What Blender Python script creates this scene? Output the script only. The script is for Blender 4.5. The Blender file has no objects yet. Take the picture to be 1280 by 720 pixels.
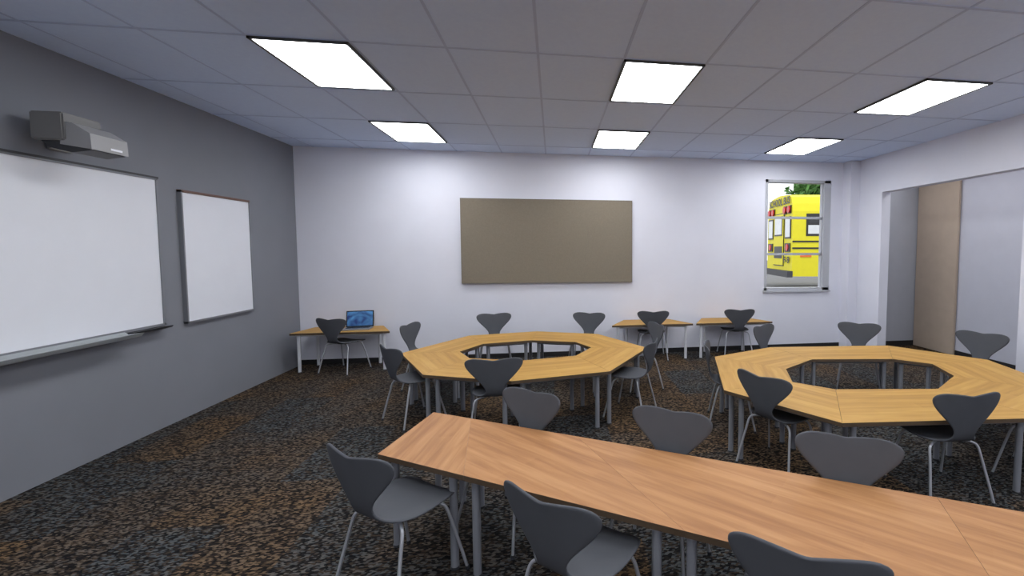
import bpy, bmesh, math, random
from mathutils import Vector, Matrix
random.seed(3)
sc=bpy.context.scene
sc.view_settings.view_transform='Standard'
COL=sc.collection
CEIL=3.18; DB=7.128; XL=-3.693; XR=5.12; YN=-3.2; T=.56

# ---------------------------------------------------------------- materials
def lin(c):
    c=c/255.0
    return c/12.92 if c<=.04045 else ((c+.055)/1.055)**2.4
def rgb(r,g,b): return (lin(r),lin(g),lin(b),1)
def mat(name,col,rough=.6,metal=0,noise=0,nscale=5,emit=None,estr=1,bump=0,bscale=80,spec=.5):
    m=bpy.data.materials.new(name); m.use_nodes=True
    nt=m.node_tree; p=nt.nodes['Principled BSDF']
    p.inputs['Roughness'].default_value=rough; p.inputs['Metallic'].default_value=metal
    p.inputs['Specular IOR Level'].default_value=spec
    p.inputs['Base Color'].default_value=col
    tc=nt.nodes.new('ShaderNodeTexCoord')
    if noise:
        n=nt.nodes.new('ShaderNodeTexNoise'); n.inputs['Scale'].default_value=nscale; n.inputs['Detail'].default_value=4
        r=nt.nodes.new('ShaderNodeValToRGB')
        r.color_ramp.elements[0].position=.3; r.color_ramp.elements[1].position=.7
        r.color_ramp.elements[0].color=tuple(c*(1-noise) for c in col[:3])+(1,)
        r.color_ramp.elements[1].color=tuple(min(1,c*(1+noise)) for c in col[:3])+(1,)
        nt.links.new(tc.outputs['Object'],n.inputs['Vector']); nt.links.new(n.outputs['Fac'],r.inputs['Fac']); nt.links.new(r.outputs['Color'],p.inputs['Base Color'])
    if bump:
        n=nt.nodes.new('ShaderNodeTexNoise'); n.inputs['Scale'].default_value=bscale
        b=nt.nodes.new('ShaderNodeBump'); b.inputs['Strength'].default_value=bump; b.inputs['Distance'].default_value=.004
        nt.links.new(tc.outputs['Object'],n.inputs['Vector']); nt.links.new(n.outputs['Fac'],b.inputs['Height']); nt.links.new(b.outputs['Normal'],p.inputs['Normal'])
    if emit:
        p.inputs['Emission Color'].default_value=emit; p.inputs['Emission Strength'].default_value=estr
    return m

def wood(name,c1,c2,c3,ang,k1=.3):
    m=bpy.data.materials.new(name); m.use_nodes=True
    nt=m.node_tree; N=nt.nodes.new; Lk=nt.links.new; p=nt.nodes['Principled BSDF']
    p.inputs['Roughness'].default_value=.55; p.inputs['Specular IOR Level'].default_value=.3
    tc=N('ShaderNodeTexCoord'); mp=N('ShaderNodeMapping'); mp.inputs['Rotation'].default_value=(0,0,math.radians(ang))
    Lk(tc.outputs['Object'],mp.inputs['Vector'])
    br=N('ShaderNodeTexBrick'); br.inputs['Scale'].default_value=1; br.inputs['Brick Width'].default_value=.75; br.inputs['Row Height'].default_value=.095
    br.inputs['Mortar Size'].default_value=.0; br.inputs['Color1'].default_value=(.2,.2,.2,1); br.inputs['Color2'].default_value=(.8,.8,.8,1)
    Lk(mp.outputs[0],br.inputs['Vector'])
    mp2=N('ShaderNodeMapping'); mp2.inputs['Scale'].default_value=(1.6,20,1); Lk(mp.outputs[0],mp2.inputs['Vector'])
    n=N('ShaderNodeTexNoise'); n.inputs['Scale'].default_value=1.2; n.inputs['Detail'].default_value=4; n.inputs['Distortion'].default_value=.4
    Lk(mp2.outputs[0],n.inputs['Vector'])
    mx=N('ShaderNodeMix'); mx.data_type='RGBA'; mx.inputs[0].default_value=k1
    Lk(n.outputs['Fac'],mx.inputs[6]); Lk(br.outputs['Color'],mx.inputs[7])
    r=N('ShaderNodeValToRGB'); e=r.color_ramp.elements; e[0].position=.22; e[0].color=c1; e[1].position=.78; e[1].color=c3
    k=e.new(.5); k.color=c2
    Lk(mx.outputs[2],r.inputs['Fac']); Lk(r.outputs['Color'],p.inputs['Base Color'])
    return m

M_wall=mat('wall_paint_white',rgb(228,229,240),.85,noise=.02,nscale=2,bump=.05,spec=.2)
M_wallgray=mat('wall_paint_gray',rgb(132,134,142),.8,noise=.03,nscale=2,bump=.05,spec=.2)
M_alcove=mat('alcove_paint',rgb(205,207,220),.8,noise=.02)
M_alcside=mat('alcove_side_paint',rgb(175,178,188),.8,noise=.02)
M_tan=mat('tan_door_laminate',rgb(188,172,156),.7,noise=.04,nscale=6,spec=.2)
M_tack=mat('tack_fabric',rgb(134,125,111),.9,noise=.05,nscale=60,bump=.2,bscale=300,spec=.1)
M_tackf=mat('tack_frame',rgb(118,110,98),.6,noise=.03)
M_black=mat('baseboard_rubber',rgb(32,31,33),.7,noise=.05)
M_wb=mat('whiteboard_enamel',rgb(230,232,239),.35,noise=.01,spec=.3)
M_alu=mat('aluminium_trim',rgb(130,132,138),.4,.3,noise=.04)
M_brownframe=mat('brown_frame',rgb(110,80,68),.5,noise=.05)
M_tray=mat('tray_gray',rgb(160,165,168),.5,noise=.04)
M_dark=mat('dark_plastic',rgb(55,56,60),.5,noise=.05)
M_proj=mat('projector_plastic',rgb(150,150,152),.5,noise=.03)
M_projd=mat('projector_gray',rgb(116,115,115),.5,noise=.04)
M_chair=mat('chair_shell_gray',rgb(84,86,92),.7,noise=.04,nscale=8,spec=.2)
M_chrome=mat('chair_leg_steel',rgb(180,182,190),.35,.35,noise=.03)
M_leg=mat('table_leg_gray',rgb(138,140,148),.5,.1,noise=.04)
M_legw=mat('desk_leg_white',rgb(215,217,225),.45,noise=.02)
M_edge=mat('table_edge_banding',rgb(88,72,56),.5,noise=.05)
M_woodY=wood('wood_golden',rgb(156,114,56),rgb(184,141,72),rgb(200,158,88),0)
M_woodR=wood('wood_reddish',rgb(142,94,60),rgb(174,125,82),rgb(195,147,102),14,.18)  # same table wood; redder tone puts a difference in lighting into the colour
M_light=mat('light_diffuser',(1,1,1,1),.5,emit=(.96,.98,1,1),estr=14)
M_alcfill=mat('alcove_fill_emitter',(1,1,1,1),.5,emit=(1,1,1,1),estr=3.5)  # glow for the added alcove fill, no actual fitting
M_lframe=mat('light_frame',rgb(70,70,70),.5,noise=.03)
M_win=mat('window_frame_paint',rgb(185,187,194),.5,noise=.02)

# carpet
def carpet():
    m=bpy.data.materials.new('carpet_woven'); m.use_nodes=True
    nt=m.node_tree; N=nt.nodes.new; Lk=nt.links.new; p=nt.nodes['Principled BSDF']; p.inputs['Roughness'].default_value=.95
    p.inputs['Specular IOR Level'].default_value=.1
    tc=N('ShaderNodeTexCoord')
    mp=N('ShaderNodeMapping'); mp.inputs['Scale'].default_value=(1,2.0,1); mp.inputs['Rotation'].default_value=(0,0,.5); Lk(tc.outputs['Object'],mp.inputs['Vector'])
    v=N('ShaderNodeTexVoronoi'); v.inputs['Scale'].default_value=52; v.inputs['Randomness'].default_value=.6; Lk(mp.outputs[0],v.inputs['Vector'])
    sep=N('ShaderNodeSeparateColor'); Lk(v.outputs['Color'],sep.inputs[0])
    def ramp(cols):
        r=N('ShaderNodeValToRGB'); r.color_ramp.interpolation='CONSTANT'; e=r.color_ramp.elements
        e[0].position=0; e[0].color=cols[0]; e[1].position=1/len(cols); e[1].color=cols[1]
        for i,c in enumerate(cols[2:],2): k=e.new(i/len(cols)); k.color=c
        Lk(sep.outputs[0],r.inputs['Fac']); return r
    rb=ramp([rgb(24,21,20),rgb(100,80,58),rgb(46,38,33),rgb(116,94,70),rgb(30,27,26),rgb(68,55,42)])
    rs=ramp([rgb(20,20,23),rgb(70,74,78),rgb(40,37,35),rgb(86,88,88),rgb(27,26,28),rgb(62,53,45)])
    mp2=N('ShaderNodeMapping'); mp2.inputs['Rotation'].default_value=(0,0,math.radians(90)); Lk(tc.outputs['Object'],mp2.inputs['Vector'])
    br=N('ShaderNodeTexBrick'); br.inputs['Scale'].default_value=1; br.inputs['Brick Width'].default_value=1.0; br.inputs['Row Height'].default_value=.5; br.inputs['Mortar Size'].default_value=0
    br.inputs['Color1'].default_value=(0,0,0,1); br.inputs['Color2'].default_value=(1,1,1,1); Lk(mp2.outputs[0],br.inputs['Vector'])
    n=N('ShaderNodeTexNoise'); n.inputs['Scale'].default_value=1.8; n.inputs['Detail'].default_value=6; Lk(tc.outputs['Object'],n.inputs['Vector'])
    mm=N('ShaderNodeMix'); mm.data_type='RGBA'; mm.inputs[0].default_value=.64; Lk(br.outputs['Color'],mm.inputs[6]); Lk(n.outputs['Fac'],mm.inputs[7])
    cr=N('ShaderNodeValToRGB'); cr.color_ramp.elements[0].position=.3; cr.color_ramp.elements[1].position=.66; Lk(mm.outputs[2],cr.inputs['Fac'])
    mx=N('ShaderNodeMix'); mx.data_type='RGBA'; Lk(cr.outputs['Color'],mx.inputs[0]); Lk(rb.outputs['Color'],mx.inputs[6]); Lk(rs.outputs['Color'],mx.inputs[7])
    Lk(mx.outputs[2],p.inputs['Base Color'])
    b=N('ShaderNodeBump'); b.inputs['Strength'].default_value=.5; b.inputs['Distance'].default_value=.003; b.invert=True
    Lk(v.outputs['Distance'],b.inputs['Height']); Lk(b.outputs['Normal'],p.inputs['Normal'])
    return m
M_carpet=carpet()

# ---------------------------------------------------------------- mesh helpers
class MB:
    """accumulates geometry into one mesh"""
    def __init__(s): s.v=[]; s.f=[]; s.m=[]; s.sm=[]; s.mats=[]
    def mi(s,m):
        if m not in s.mats: s.mats.append(m)
        return s.mats.index(m)
    def add(s,vs,fs,m,smooth=False,mtx=None):
        o=len(s.v); k=s.mi(m)
        s.v+= [tuple(mtx@Vector(v)) if mtx else tuple(v) for v in vs]
        for f in fs: s.f.append([i+o for i in f]); s.m.append(k); s.sm.append(smooth)
    def box(s,x0,x1,y0,y1,z0,z1,m,mtx=None,bev=0):
        if bev:
            bm=bmesh.new(); bmesh.ops.create_cube(bm,size=1)
            for v in bm.verts: v.co=Vector((x0+(v.co.x+.5)*(x1-x0),y0+(v.co.y+.5)*(y1-y0),z0+(v.co.z+.5)*(z1-z0)))
            bmesh.ops.bevel(bm,geom=bm.edges[:],offset=bev,segments=2,affect='EDGES')
            bm.verts.index_update()
            s.add([v.co.copy() for v in bm.verts],[[v.index for v in f.verts] for f in bm.faces],m,False,mtx); bm.free(); return
        vs=[(x,y,z) for z in (z0,z1) for y in (y0,y1) for x in (x0,x1)]
        s.add(vs,[(0,2,3,1),(4,5,7,6),(0,1,5,4),(2,6,7,3),(0,4,6,2),(1,3,7,5)],m,False,mtx)
    def prism(s,pts,z0,z1,m,mside=None,mtx=None):
        a=sum(pts[i][0]*pts[(i+1)%len(pts)][1]-pts[(i+1)%len(pts)][0]*pts[i][1] for i in range(len(pts)))
        if a<0: pts=pts[::-1]
        n=len(pts); vs=[(x,y,z0) for x,y in pts]+[(x,y,z1) for x,y in pts]
        s.add(vs,[list(range(n))[::-1],list(range(n,2*n))],m,False,mtx)
        s.add(vs,[(i,(i+1)%n,n+(i+1)%n,n+i) for i in range(n)],mside or m,False,mtx)
    def cyl(s,p0,p1,r,m,seg=14,r1=None,mtx=None):
        s.tube([p0,p1],r,m,seg,mtx,r1)
    def tube(s,pts,r,m,seg=8,mtx=None,r1=None):
        pts=[Vector(p) for p in pts]; vs=[]; fs=[]; prev=None
        for i,p in enumerate(pts):
            d=(pts[min(i+1,len(pts)-1)]-pts[max(i-1,0)]).normalized()
            if prev is None:
                a=Vector((0,0,1)) if abs(d.z)<.9 else Vector((1,0,0)); u=d.cross(a).normalized()
            else: u=(prev-d*prev.dot(d)).normalized()
            prev=u; w=d.cross(u)
            rr=r if r1 is None else r+(r1-r)*i/(len(pts)-1)
            for k in range(seg):
                t=2*math.pi*k/seg; vs.append(p+u*rr*math.cos(t)+w*rr*math.sin(t))
        for i in range(len(pts)-1):
            for k in range(seg):
                a=i*seg+k; b=i*seg+(k+1)%seg; fs.append((a,b,b+seg,a+seg))
        s.add(vs,fs,m,True,mtx)
        s.add(vs,[list(range(seg))[::-1],[len(vs)-seg+k for k in range(seg)]],m,False,mtx)
    def mesh(s,name):
        me=bpy.data.meshes.new(name); me.from_pydata(s.v,[],s.f)
        for m in s.mats: me.materials.append(m)
        for p,k,q in zip(me.polygons,s.m,s.sm): p.material_index=k; p.use_smooth=q
        me.validate(); me.update()
        bm=bmesh.new(); bm.from_mesh(me); bmesh.ops.recalc_face_normals(bm,faces=bm.faces[:]); bm.to_mesh(me); bm.free()
        return me
    def obj(s,name,loc=(0,0,0),rz=0,parent=None):
        o=bpy.data.objects.new(name,s.mesh(name)); o.location=loc; o.rotation_euler=(0,0,rz); COL.objects.link(o)
        if parent: o.parent=parent
        return o
def smoothpath(pts,n=5):
    P=[Vector(p) for p in pts]; out=[]
    for i in range(len(P)-1):
        p0=P[max(i-1,0)];p1=P[i];p2=P[i+1];p3=P[min(i+2,len(P)-1)]
        for k in range(n):
            t=k/n; out.append(.5*((2*p1)+(-p0+p2)*t+(2*p0-5*p1+4*p2-p3)*t*t+(-p0+3*p1-3*p2+p3)*t**3))
    out.append(P[-1]); return out

# ---------------------------------------------------------------- room shell
b=MB(); b.box(XL-.3,6.7,YN-.2,DB+.2,-.12,0,M_carpet); b.obj('floor')
M_ceil=mat('ceiling_tile',rgb(212,227,255),.9,noise=.02,nscale=30,bump=.1,bscale=150,spec=.1); M_grid=mat('ceiling_grid',rgb(190,204,234),.8,noise=.02,spec=.1)
PX=.663; PY=1.03; GX0=.56; GY0=3.524
lights=[]
for j in (0,2,-2,-4):
    for i in (0,4,-4):
        lights.append((GX0+i*PX,GY0+j*PY))
b=MB(); b.box(XL-.3,6.7,YN-.2,DB+.2,CEIL+.003,CEIL+.2,M_ceil); b.obj('ceiling')
b=MB()
x=GX0-PX*7
while x<XR:
    if x>XL: b.box(x-.010,x+.010,YN,DB,CEIL-.0,CEIL+.004,M_grid)
    x+=PX
y=GY0-PY*6
while y<DB:
    if y>YN: b.box(XL,XR,y-.010,y+.010,CEIL-.001,CEIL+.004,M_grid)
    y+=PY
b.obj('trim_1_ceiling_grid')
for (x,y) in lights:
    b=MB(); w=.648; l=.95
    b.box(x+.02,x+w-.012,y+.02,y+l-.012,CEIL-.012,CEIL-.002,M_light)
    for q in ((x,x+.02,y,y+l),(x+w-.012,x+w+.008,y,y+l),(x,x+w,y,y+.02),(x,x+w,y+l-.012,y+l+.008)):
        b.box(*q,CEIL-.016,CEIL+.003,M_lframe)
    b.obj('ceiling_light_panel')
# walls
b=MB(); b.box(XL-.15,XL,YN,DB+.15,0,CEIL+.012,M_wallgray); b.obj('wall_left')
WX0,WX1,WZ0,WZ1=3.534,4.723,1.0,2.873
b=MB()
b.box(XL,WX0,DB,DB+.15,0,CEIL+.012,M_wall); b.box(WX1,6.6,DB,DB+.15,0,CEIL+.012,M_wall)
b.box(WX0,WX1,DB,DB+.15,0,WZ0,M_wall); b.box(WX0,WX1,DB,DB+.15,WZ1,CEIL+.012,M_wall)
b.box(4.95,XR+.1,6.92,DB,0,CEIL+.012,M_wall)
b.obj('wall_back')
OY0,OY1,OZ,AX,AY0,AY1,AZ=4.24,6.4,2.60,6.35,3.9,7.02,3.0
b=MB()
b.box(XR,XR+.15,YN,OY0,0,CEIL+.012,M_wall); b.box(XR,XR+.15,OY1,DB,0,CEIL+.012,M_wall); b.box(XR,XR+.15,OY0,OY1,OZ,CEIL+.012,M_wall)
b.obj('wall_right')
b=MB()
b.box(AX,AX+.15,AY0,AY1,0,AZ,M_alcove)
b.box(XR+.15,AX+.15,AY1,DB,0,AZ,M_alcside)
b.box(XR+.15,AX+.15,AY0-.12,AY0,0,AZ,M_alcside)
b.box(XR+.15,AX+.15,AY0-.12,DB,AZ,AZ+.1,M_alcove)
b.obj('wall_alcove')
b=MB(); b.box(5.45,5.85,4.2,6.8,AZ-.02,AZ-.001,M_alcfill); b.box(5.43,5.87,4.18,6.82,AZ-.012,AZ-.0005,M_lframe); b.obj('alcove_hidden_fill')  # emitter added to brighten the alcove, kept out of view above the header
# front wall (behind the viewpoint) with two large unseen windows, added to let in fill light
b=MB(); b.box(XL-.15,XR+.15,YN-.15,YN,0,.9,M_wall); b.box(XL-.15,XR+.15,YN-.15,YN,2.7,CEIL+.012,M_wall)
for q in ((XL-.15,-2.9),(.2,1.0),(4.2,XR+.15)): b.box(*q,YN-.15,YN,.9,2.7,M_wall)
b.obj('wall_front')
for k,(x0,x1) in enumerate(((-2.9,.2),(1.0,4.2))):
    b=MB()
    for q in ((x0,x0+.05),(x1-.05,x1),((x0+x1)/2-.025,(x0+x1)/2+.025)): b.box(*q,YN-.12,YN-.04,.9,2.7,M_win)
    for z in (.9,2.65): b.box(x0,x1,YN-.12,YN-.04,z,z+.05,M_win)
    b.box(x0-.04,x1+.04,YN-.06,YN+.06,.86,.9,M_win)
    b.obj('window_%d'%(k+2))
b=MB(); b.box(XL+.001,4.95,DB-.012,DB-.0005,0.001,.07,M_black); b.obj('baseboard_back')
b=MB(); b.box(AX-.012,AX-.0005,AY0,AY1,.001,.09,M_black); b.box(XR+.15,AX-.012,AY1-.012,AY1-.0005,.001,.09,M_black); b.obj('baseboard_alcove')
b=MB(); b.box(XR-.012,XR-.0005,YN,OY0,.001,.07,M_black); b.box(XR-.012,XR-.0005,OY1,6.91,.001,.07,M_black); b.obj('baseboard_right')
b=MB(); b.box(AX-.05,AX-.013,6.2,AY1-.02,.01,2.9,M_tan,bev=.004)
b.obj('door_1')
# window
b=MB(); fy0,fy1=DB-.01,DB+.12; fw=.045
b.box(WX0,WX0+fw,fy0,fy1,WZ0,WZ1,M_win); b.box(WX1-.12,WX1,fy0,fy1,WZ0,WZ1,M_win)
b.box(WX0,WX1,fy0,fy1,WZ1-fw,WZ1,M_win); b.box(WX0,WX1,fy0,fy1,WZ0,WZ0+fw,M_win)
b.box(WX0-.02,WX1+.02,DB-.035,DB,WZ0-.03,WZ0,M_win)
for z in (1.62,2.24): b.box(WX0+fw,WX1-.12,DB+.03,DB+.08,z-.02,z+.02,M_win)
b.box(WX0+fw,WX0+fw+.02,DB+.03,DB+.08,WZ0,WZ1,M_win); b.box(WX1-.14,WX1-.12,DB+.03,DB+.08,WZ0,WZ1,M_win)
b.obj('window_1')

# ---------------------------------------------------------------- wall items
b=MB(); y0,y1,z0,z1=2.1,4.801,.984,2.363; X=XL+.001
b.box(X,X+.03,y0+.01,y1-.01,z0+.01,z1-.01,M_wb)
for q in ((y0,y1,z1-.018,z1+.004),(y0,y1,z0-.004,z0+.018),(y0,y0+.02,z0,z1),(y1-.02,y1,z0,z1)):
    b.box(X,X+.04,*q,M_alu)
b.box(X,X+.045,y0,y1,z1-.004,z1+.012,M_dark)
prof=[(0,.0),(0,-.05),(.05,-.06),(.12,-.035),(.135,-.005),(.12,-.008),(.05,-.02),(.03,0)]
def extrude_y(b,prof,x0,ya,yb,z0,m):
    n=len(prof); vs=[(x0+p[0],ya,z0+p[1]) for p in prof]+[(x0+p[0],yb,z0+p[1]) for p in prof]
    b.add(vs,[list(range(n)),list(range(n,2*n))[::-1]]+[(i,(i+1)%n,n+(i+1)%n,n+i) for i in range(n)],m)
extrude_y(b,[(p[0]*1.4,p[1]*1.0) for p in prof],X+.001,2.3,4.38,z0+.005,M_tray)
extrude_y(b,[(p[0]*.8,p[1]*.6) for p in prof],X+.001,4.39,4.79,z0+.002,M_dark)
b.obj('whiteboard')
b=MB(); y0,y1,z0,z1=5.057,6.078,.955,2.288
b.box(X,X+.03,y0+.01,y1-.01,z0+.01,z1-.01,M_wb)
b.box(X,X+.04,y0,y1,z1-.018,z1+.006,M_brownframe)
for q in ((y0,y1,z0-.004,z0+.016),(y0,y0+.016,z0,z1),(y1-.016,y1,z0,z1)): b.box(X,X+.04,*q,M_alu)
b.obj('small_whiteboard')
b=MB(); x0,x1,z0,z1=-1.388,1.252,1.178,2.476
b.box(x0+.008,x1-.008,DB-.055,DB-.001,z0+.008,z1-.008,M_tack)
for q in ((x0,x1,z1-.009,z1),(x0,x1,z0,z0+.009),(x0,x0+.009,z0,z1),(x1-.009,x1,z0,z1)):
    b.box(q[0],q[1],DB-.06,DB-.001,q[2],q[3],M_tackf)
b.obj('tack_board')
# short-throw projector on wall mount
b=MB()
b.box(XL+.001,XL+.02,3.92,4.08,2.44,2.66,M_projd,bev=.004)
b.box(XL+.02,-3.5,3.88,3.96,2.53,2.60,M_projd,bev=.006)
b.box(-3.58,-3.38,3.70,3.98,2.465,2.66,M_projd,bev=.010)
def prism_y(b,n,ya,yb,m):
    k=len(n)
    b.add([(x,ya,z) for x,z in n]+[(x,yb,z) for x,z in n],[list(range(k)),list(range(k,2*k))[::-1]]+[(i,(i+1)%k,k+(i+1)%k,k+i) for i in range(k)],m)
prism_y(b,[(-3.40,2.60),(-3.34,2.59),(-3.235,2.52),(-3.23,2.41),(-3.42,2.44)],3.72,4.0,M_proj)
prism_y(b,[(-3.55,2.474),(-3.30,2.44),(-3.235,2.405),(-3.36,2.385),(-3.5,2.42)],3.73,3.98,M_dark)
b.add([(-3.2285,3.86,2.43),(-3.2285,3.95,2.43),(-3.2285,3.95,2.445),(-3.2285,3.86,2.445)],[(0,1,2,3)],M_wb)
b.obj('wall_projector')

# ---------------------------------------------------------------- tables
TABS=[]
def table(poly,wm,lm,name='trapezoid_table',lr=.021,inset=.11,h=T):
    L=max(range(4),key=lambda i:(Vector(poly[(i+1)%4])-Vector(poly[i])).length)
    d=Vector(poly[(L+1)%4])-Vector(poly[L]); a=math.atan2(d.y,d.x)
    c=sum((Vector(p) for p in poly),Vector((0,0)))/4
    R=Matrix.Rotation(-a,2); Ri=Matrix.Rotation(a,2)
    lp=[tuple(R@(Vector(p)-c)) for p in poly]; legs=[]
    b=MB(); b.prism(lp,h-.028,h,wm,M_edge)
    for i,p in enumerate(lp):
        P=Vector(p); e1=(Vector(lp[i-1])-P).normalized(); e2=(Vector(lp[(i+1)%4])-P).normalized()
        q=P+(e1+e2)*inset*.75; legs.append(c+Ri@q)
        b.cyl((q.x,q.y,h-.028),(q.x,q.y,.012),lr,lm,14)
        b.cyl((q.x,q.y,.0),(q.x,q.y,.012),lr+.004,M_dark,12)
        b.cyl((q.x,q.y,h-.036),(q.x,q.y,h-.028),lr+.02,lm,12)
    for i in range(4):
        P=[Vector(lp[j%4])*.8 for j in (i,i+1)]
        b.tube([(P[0].x,P[0].y,h-.045),(P[1].x,P[1].y,h-.045)],.012,lm,6)
    TABS.append(([Vector(p) for p in poly],legs))
    return b.obj(name,(c.x,c.y,0),a)
def ring(c,outer,inner,wm):
    o=outer+[(-x,-y) for x,y in outer]; i_=inner+[(-x,-y) for x,y in inner]
    co,ci=c
    for k in range(8):
        k2=(k+1)%8
        P=[(co[0]+o[k][0],co[1]+o[k][1]),(co[0]+o[k2][0],co[1]+o[k2][1]),(ci[0]+i_[k2][0],ci[1]+i_[k2][1]),(ci[0]+i_[k][0],ci[1]+i_[k][1])]
        cc=Vector((sum(p[0] for p in P)/4,sum(p[1] for p in P)/4))
        P=[tuple(cc+(Vector(p)-cc)*.998) for p in P]
        table(P,wm,M_leg)
ring(((-.3,5.09),(-.31,5.14)),[(1.37,-.065),(.885,.865),(.065,1.185),(-.815,1.0)],[(.735,.0),(.57,.33),(.03,.515),(-.54,.38)],M_woodY)
ring(((2.9,3.68),(2.88,3.71)),[(1.54,.28),(1.03,1.05),(-.4,1.17),(-1.21,.82)],[(.85,.18),(.61,.42),(-.23,.53),(-.69,.22)],M_woodY)
nl=lambda x:(x,2.60-(x+.98)*.608); fl=lambda x:(x,3.23-(x+.84)*.57)
seams=[((-.98,2.60),(-.84,3.23)),(nl(-.46),fl(-.56)),(nl(.52),fl(.13)),(nl(1.42),fl(1.74)),(nl(2.45),fl(2.3))]
for s0,s1 in zip(seams,seams[1:]):
    P=[s0[0],s1[0],s1[1],s0[1]]
    cc=Vector((sum(p[0] for p in P)/4,sum(p[1] for p in P)/4)); P=[tuple(cc+(Vector(p)-cc)*.999) for p in P]
    table(P,M_woodR,M_leg,inset=.1)
for x0,x1 in ((-3.55,-2.27),(.86,2.12),(2.17,3.42)):
    d=.26 if x0>0 else .08
    table([(x0,6.58),(x1,6.58),(x1-.26,7.09),(x0+d,7.09)],M_woodY,M_legw,inset=.09)

# ---------------------------------------------------------------- chair
def chair_mesh():
    rows=[ # y, z, halfwidth, wing (forward curve)
     (.215,.398,.105,0),(.212,.404,.155,0),(.19,.418,.186,0),(.12,.428,.208,.0),(.02,.426,.216,0),(-.07,.422,.205,0),(-.13,.424,.165,0),
     (-.165,.434,.115,.0),(-.19,.460,.080,.0),(-.207,.50,.072,.002),(-.218,.545,.098,.006),(-.228,.595,.145,.016),(-.236,.645,.195,.028),
     (-.244,.69,.232,.040),(-.250,.73,.248,.046),(-.255,.757,.240,.044),(-.258,.773,.214,.036),(-.259,.780,.17,.022)]
    NT=13; vs=[]; fs=[]
    for r,(y,z,w,wg) in enumerate(rows):
        for k in range(NT):
            t=-1+2*k/(NT-1)
            zz=z; yy=y+wg*t*t
            if r>=12: zz+= (-.020*(1-abs(t))**2*(r-11)/6)
            if r<7: zz+= .012*t*t-.006
            vs.append((w*t,yy,zz))
    for r in range(len(rows)-1):
        for k in range(NT-1):
            a=r*NT+k; fs.append((a,a+1,a+NT+1,a+NT))
    bm=bmesh.new(); V=[bm.verts.new(v) for v in vs]
    for f in fs: bm.faces.new([V[i] for i in f])
    me=bpy.data.meshes.new('tmp'); bm.to_mesh(me); bm.free()
    o=bpy.data.objects.new('tmp',me); COL.objects.link(o)
    s=o.modifiers.new('s','SOLIDIFY'); s.thickness=.013; s.offset=0
    q=o.modifiers.new('q','SUBSURF'); q.levels=1
    dg=bpy.context.evaluated_depsgraph_get(); ev=bpy.data.meshes.new_from_object(o.evaluated_get(dg))
    b=MB(); b.add([v.co.copy() for v in ev.vertices],[list(p.vertices) for p in ev.polygons],M_chair,True)
    bpy.data.objects.remove(o)
    for sx in (-1,1):
        for sy in (1,-1):
            pts=[(sx*.03,sy*.05-.0,.405),(sx*.10,sy*.085,.402),(sx*.155,sy*.115,.392),(sx*.178,sy*.13,.365),(sx*.19,sy*.15,.29),(sx*.215,sy*.19,.12),(sx*.23,sy*.215,.006)]
            b.tube(smoothpath(pts,4),.0085,M_chrome,8)
            b.cyl((sx*.23,sy*.215,0),(sx*.229,sy*.213,.02),.012,M_dark,8)
    b.cyl((0,0,.398),(0,0,.416),.085,M_dark,20)
    return b.mesh('classroom_chair')
CM=chair_mesh()
PLACED=[]
def inside(p,P):
    s=[(P[(i+1)%4]-P[i]).cross(p-P[i]) for i in range(4)]
    return all(v>-.004 for v in s) or all(v<.004 for v in s)
def clashes(o,a):
    f=Vector((math.cos(a),math.sin(a))); r=Vector((f.y,-f.x)); n=0
    for P,legs in TABS:
        if (P[0]-o).length>2: continue
        for x in (-.14,-.07,0,.07,.14):
            if inside(o+r*x+f*(-.215+.008*(x/.14)**2),P): n+=1
        for l in legs:
            d=l-o
            if d.length>.4: continue
            if (d.dot(r)/.24)**2+(d.dot(f)/.24)**2<1.1: n+=1      # table leg would pierce the seat
            for q in ((.19,.15),(.2,.17),(.215,.19),(.23,.215)):
                for sx in (-1,1):
                    for sy in (-1,1):
                        if (o+r*sx*q[0]+f*sy*q[1]-l).length<.033: n+=1
    for c in PLACED:
        if (c-o).length<.44: n+=1
    if o.y+.24*abs(f.y)>DB-.02: n+=1
    return n
def chair(tx,ty,ang):
    """tx,ty : position of the top of the backrest; ang : facing direction in degrees.
    The chair is shuffled by the smallest amount that keeps it clear of table legs and edges."""
    best=None
    for da in (0,4,-4,8,-8,12,-12):
        a=math.radians(ang+da)
        for k in range(0,13):
            rr=k*.0125
            if best and rr*10+abs(da)*.04>=best[0]: break
            for j in range(1 if k==0 else 12):
                t=j*math.pi/6; x,y=tx+rr*math.cos(t)+.25*math.cos(a),ty+rr*math.sin(t)+.25*math.sin(a)
                cost=clashes(Vector((x,y)),a)*10+rr*10+abs(da)*.04
                if best is None or cost<best[0]: best=(cost,x,y,a)
    _,x,y,a=best
    PLACED.append(Vector((x,y)))
    o=bpy.data.objects.new('classroom_chair',CM); o.location=(x,y,0); o.rotation_euler=(0,0,a-math.pi/2); COL.objects.link(o); return o
chair(-2.98,6.42,70)
chair(-1.80,5.82,-12); chair(-.86,6.62,-80); chair(.52,6.50,-108)
chair(-1.57,4.46,42); chair(-.47,3.84,85)
chair(1.30,5.40,195); chair(1.00,4.36,152)
chair(-.13,2.93,-128); chair(.68,2.46,-125); chair(1.44,1.99,-117)
chair(-.90,2.12,55); chair(-.05,1.64,50); chair(.76,1.22,60)
chair(1.49,4.21,-20); chair(1.53,3.07,28); chair(2.65,2.45,88)
chair(3.83,5.06,-125); chair(4.66,4.25,208); chair(2.45,5.07,-68); chair(3.68,2.52,115)
chair(2.85,6.50,85); chair(1.48,6.50,85)

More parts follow.
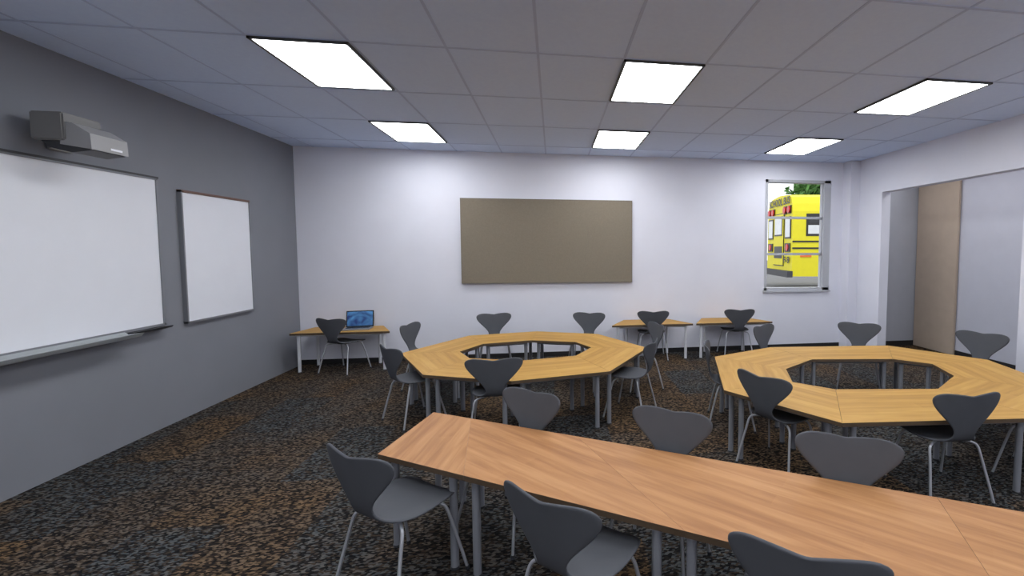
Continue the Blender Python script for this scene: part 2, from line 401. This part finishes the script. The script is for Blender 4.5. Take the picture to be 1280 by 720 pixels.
# ---------------------------------------------------------------- laptop
M_lap=mat('laptop_shell',rgb(30,30,34),.4,.3,noise=.03)
M_lapk=mat('laptop_deck',rgb(150,152,158),.4,.5,noise=.03)
ms=bpy.data.materials.new('laptop_screen'); ms.use_nodes=True
nt=ms.node_tree; p=nt.nodes['Principled BSDF']; tc=nt.nodes.new('ShaderNodeTexCoord'); w=nt.nodes.new('ShaderNodeTexNoise'); w.inputs['Scale'].default_value=5; w.inputs['Distortion'].default_value=1.5
r=nt.nodes.new('ShaderNodeValToRGB'); r.color_ramp.elements[0].position=.35; r.color_ramp.elements[0].color=rgb(16,44,98); r.color_ramp.elements[1].position=.75; r.color_ramp.elements[1].color=rgb(80,140,190)
nt.links.new(tc.outputs['Object'],w.inputs['Vector']); nt.links.new(w.outputs['Fac'],r.inputs['Fac']); nt.links.new(r.outputs['Color'],p.inputs['Base Color']); nt.links.new(r.outputs['Color'],p.inputs['Emission Color']); p.inputs['Emission Strength'].default_value=.35
b=MB(); b.box(-.18,.18,-.13,.11,0,.016,M_lapk,bev=.004)
for r_ in range(4):
    for c_ in range(11): b.box(-.15+c_*.0275,-.15+c_*.0275+.023,-.03+r_*.028,-.03+r_*.028+.023,.016,.0185,M_lap)
b.box(-.045,.045,-.115,-.05,.016,.017,M_alu)
R=Matrix.Translation((0,.115,.014))@Matrix.Rotation(math.radians(-12),4,'X')
b.box(-.18,.18,-.004,.006,0,.235,M_lap,mtx=R,bev=.003); b.box(-.165,.165,-.006,-.004,.014,.22,ms,mtx=R)
b.obj('laptop',(-2.79,6.84,T),math.radians(8))

# ---------------------------------------------------------------- outside: school bus, tree, ground
M_bus=mat('bus_yellow',rgb(228,216,24),.5,noise=.03)
M_busk=mat('bus_black',rgb(22,22,24),.4,noise=.03)
M_glass=mat('bus_glass',rgb(35,38,42),.1,noise=.1)
M_glassw=mat('bus_glass_pale',rgb(215,218,220),.2,noise=.05)
M_red=mat('bus_red_lens',rgb(200,20,24),.3,noise=.05)
M_or=mat('bus_orange_mark',rgb(225,110,30),.4,noise=.03)
M_tire=mat('tire_rubber',rgb(25,25,25),.8,noise=.1)
M_bump=mat('bus_bumper',rgb(60,60,66),.5,noise=.05)
GZ=.40
bus=bpy.data.objects.new('school_bus',None); COL.objects.link(bus)
bus.location=(7.42,13.1,GZ); bus.rotation_euler=(0,0,math.radians(90-99))
H0,H1=.45,3.10; Wd=2.4; Ln=9
b=MB()
prof=[(0,H0),(0,2.5),(.05,2.74),(.16,2.95),(.42,3.05),(1.2,H1),(1.98,3.05),(2.24,2.95),(2.35,2.74),(2.4,2.5),(2.4,H0)]
n=len(prof)
b.add([(0,y,z) for y,z in prof]+[(Ln,y,z) for y,z in prof],[list(range(n)),list(range(n,2*n))[::-1]]+[(i,(i+1)%n,n+(i+1)%n,n+i) for i in range(n)],M_bus)
b.obj('body',parent=bus)
b=MB()
for k in range(9):
    x0=.42+k*.9
    b.box(x0,x0+.82,-.012,.01,1.72,2.42,M_busk)
    b.box(x0+.06,x0+.76,-.02,-.010,1.79,2.06,M_glassw); b.box(x0+.06,x0+.76,-.02,-.010,2.12,2.36,M_glass)
for z in (1.55,1.34): b.box(0,Ln,-.018,.01,z-.025,z+.025,M_busk)
b.box(.25,.6,-.02,.0,1.06,1.12,M_or)
b.obj('side_windows_and_rails',parent=bus)
b=MB()
b.box(-.02,.01,.72,1.68,.75,2.5,M_busk); b.box(-.03,-.0,.75,1.65,.78,2.47,M_bus)
b.box(-.04,-.02,.82,1.58,1.75,2.4,M_busk); b.box(-.045,-.03,.87,1.53,1.8,2.35,M_glassw)
b.box(-.04,-.02,.82,1.58,1.0,1.4,M_busk); 
for y0 in (.12,1.78):
    b.box(-.025,.01,y0,y0+.5,1.65,2.35,M_busk); b.box(-.03,-.02,y0+.05,y0+.45,1.7,2.3,M_glassw)
    b.box(-.03,.01,y0+.02,y0+.48,1.22,1.5,M_busk)
    b.cyl((-.05,y0+.25,1.36),(-.02,y0+.25,1.36),.11,M_red,20)
for y0 in (.12,.50,1.64,2.02):
    b.box(-.03,.02,y0,y0+.27,2.44,2.70,M_busk); b.cyl((-.07,y0+.135,2.57),(-.02,y0+.135,2.57),.11,M_red,20)
b.box(-.16,.02,-.03,2.43,.42,.62,M_bump)
b.obj('rear_door_and_lamps',parent=bus)
b=MB()
for x0 in (3.6,8.0):
    for y0 in (.02,2.1):
        b.cyl((x0,y0,.48),(x0,y0+.28,.48),.48,M_tire,28); b.cyl((x0,y0-.01,.48),(x0,y0+.02,.48),.25,M_alu,20)
b.obj('wheels',parent=bus)
def text(s,size,loc,rot,m,name,sx=1):
    c=bpy.data.curves.new(name,'FONT'); c.body=s; c.size=size; c.align_x='CENTER'; c.align_y='CENTER'; c.extrude=.003; c.offset=size*.02
    o=bpy.data.objects.new(name,c); o.location=loc; o.rotation_euler=rot; o.scale=(sx,1,1); c.materials.append(m); COL.objects.link(o); o.parent=bus; return o
text('SCHOOL BUS',.33,(-.035,1.2,2.87),(math.pi/2,0,-math.pi/2),M_busk,'lettering_rear',1.0)
text('F-9',.30,(-.035,.42,.95),(math.pi/2,0,-math.pi/2),M_busk,'lettering_number',1.4)
M_grass=mat('outside_paving',rgb(110,110,112),.9,noise=.1,nscale=3)
b=MB(); b.box(-20,45,DB+.2,50,GZ-.3,GZ,M_grass); b.obj('ground_outside')
M_leaf=mat('tree_leaves',rgb(74,118,52),.8,noise=.4,nscale=3); M_bark=mat('tree_bark',rgb(80,62,48),.9,noise=.2)
def tree(x,y,h,r):
    b=MB(); b.tube(smoothpath([(0,0,0),(.1,0,h*.3),(0,.1,h*.6),(.1,0,h*.85)],4),.25,M_bark,10,r1=.08)
    for k in range(4):
        a=k*1.6; b.tube([(0,0,h*.5),(math.cos(a)*r*.6,math.sin(a)*r*.6,h*.8)],.1,M_bark,6,r1=.03)
    for k in range(700):
        u=Vector((random.gauss(0,1),random.gauss(0,1),random.gauss(0,1))).normalized()*r*random.uniform(.5,1)
        c=Vector((u.x,u.y,h*.85+u.z*.75)); s=random.uniform(.2,.42)
        q=[Vector((random.uniform(-1,1),random.uniform(-1,1),random.uniform(-1,1))).normalized()*s for _ in range(4)]
        b.add([c+v for v in q],[(0,1,2),(0,2,3),(0,1,3),(1,2,3)],M_leaf)
    b.obj('tree',(x,y,GZ))
tree(16.8,26,5.6,2.4); tree(19.8,27,6.2,3.0)

# ---------------------------------------------------------------- light
w=bpy.data.worlds.new('world'); sc.world=w; w.use_nodes=True
w.node_tree.nodes['Background'].inputs[0].default_value=(.93,.96,1,1); w.node_tree.nodes['Background'].inputs[1].default_value=1.6
s=bpy.data.lights.new('sun','SUN'); s.energy=.9; s.angle=.02
so=bpy.data.objects.new('sun',s); COL.objects.link(so); so.rotation_euler=(math.radians(20),0,math.radians(-30))

# ---------------------------------------------------------------- camera
cd=bpy.data.cameras.new('camera'); co=bpy.data.objects.new('camera',cd); COL.objects.link(co)
cd.sensor_width=36; cd.lens=558.08/1280*36; cd.shift_x=(640-773.9)/1280; cd.shift_y=(344.3-360)/1280
co.location=(0,0,1.7); co.rotation_euler=(math.pi/2-.0582,0,-.1461); cd.clip_start=.05
sc.camera=co
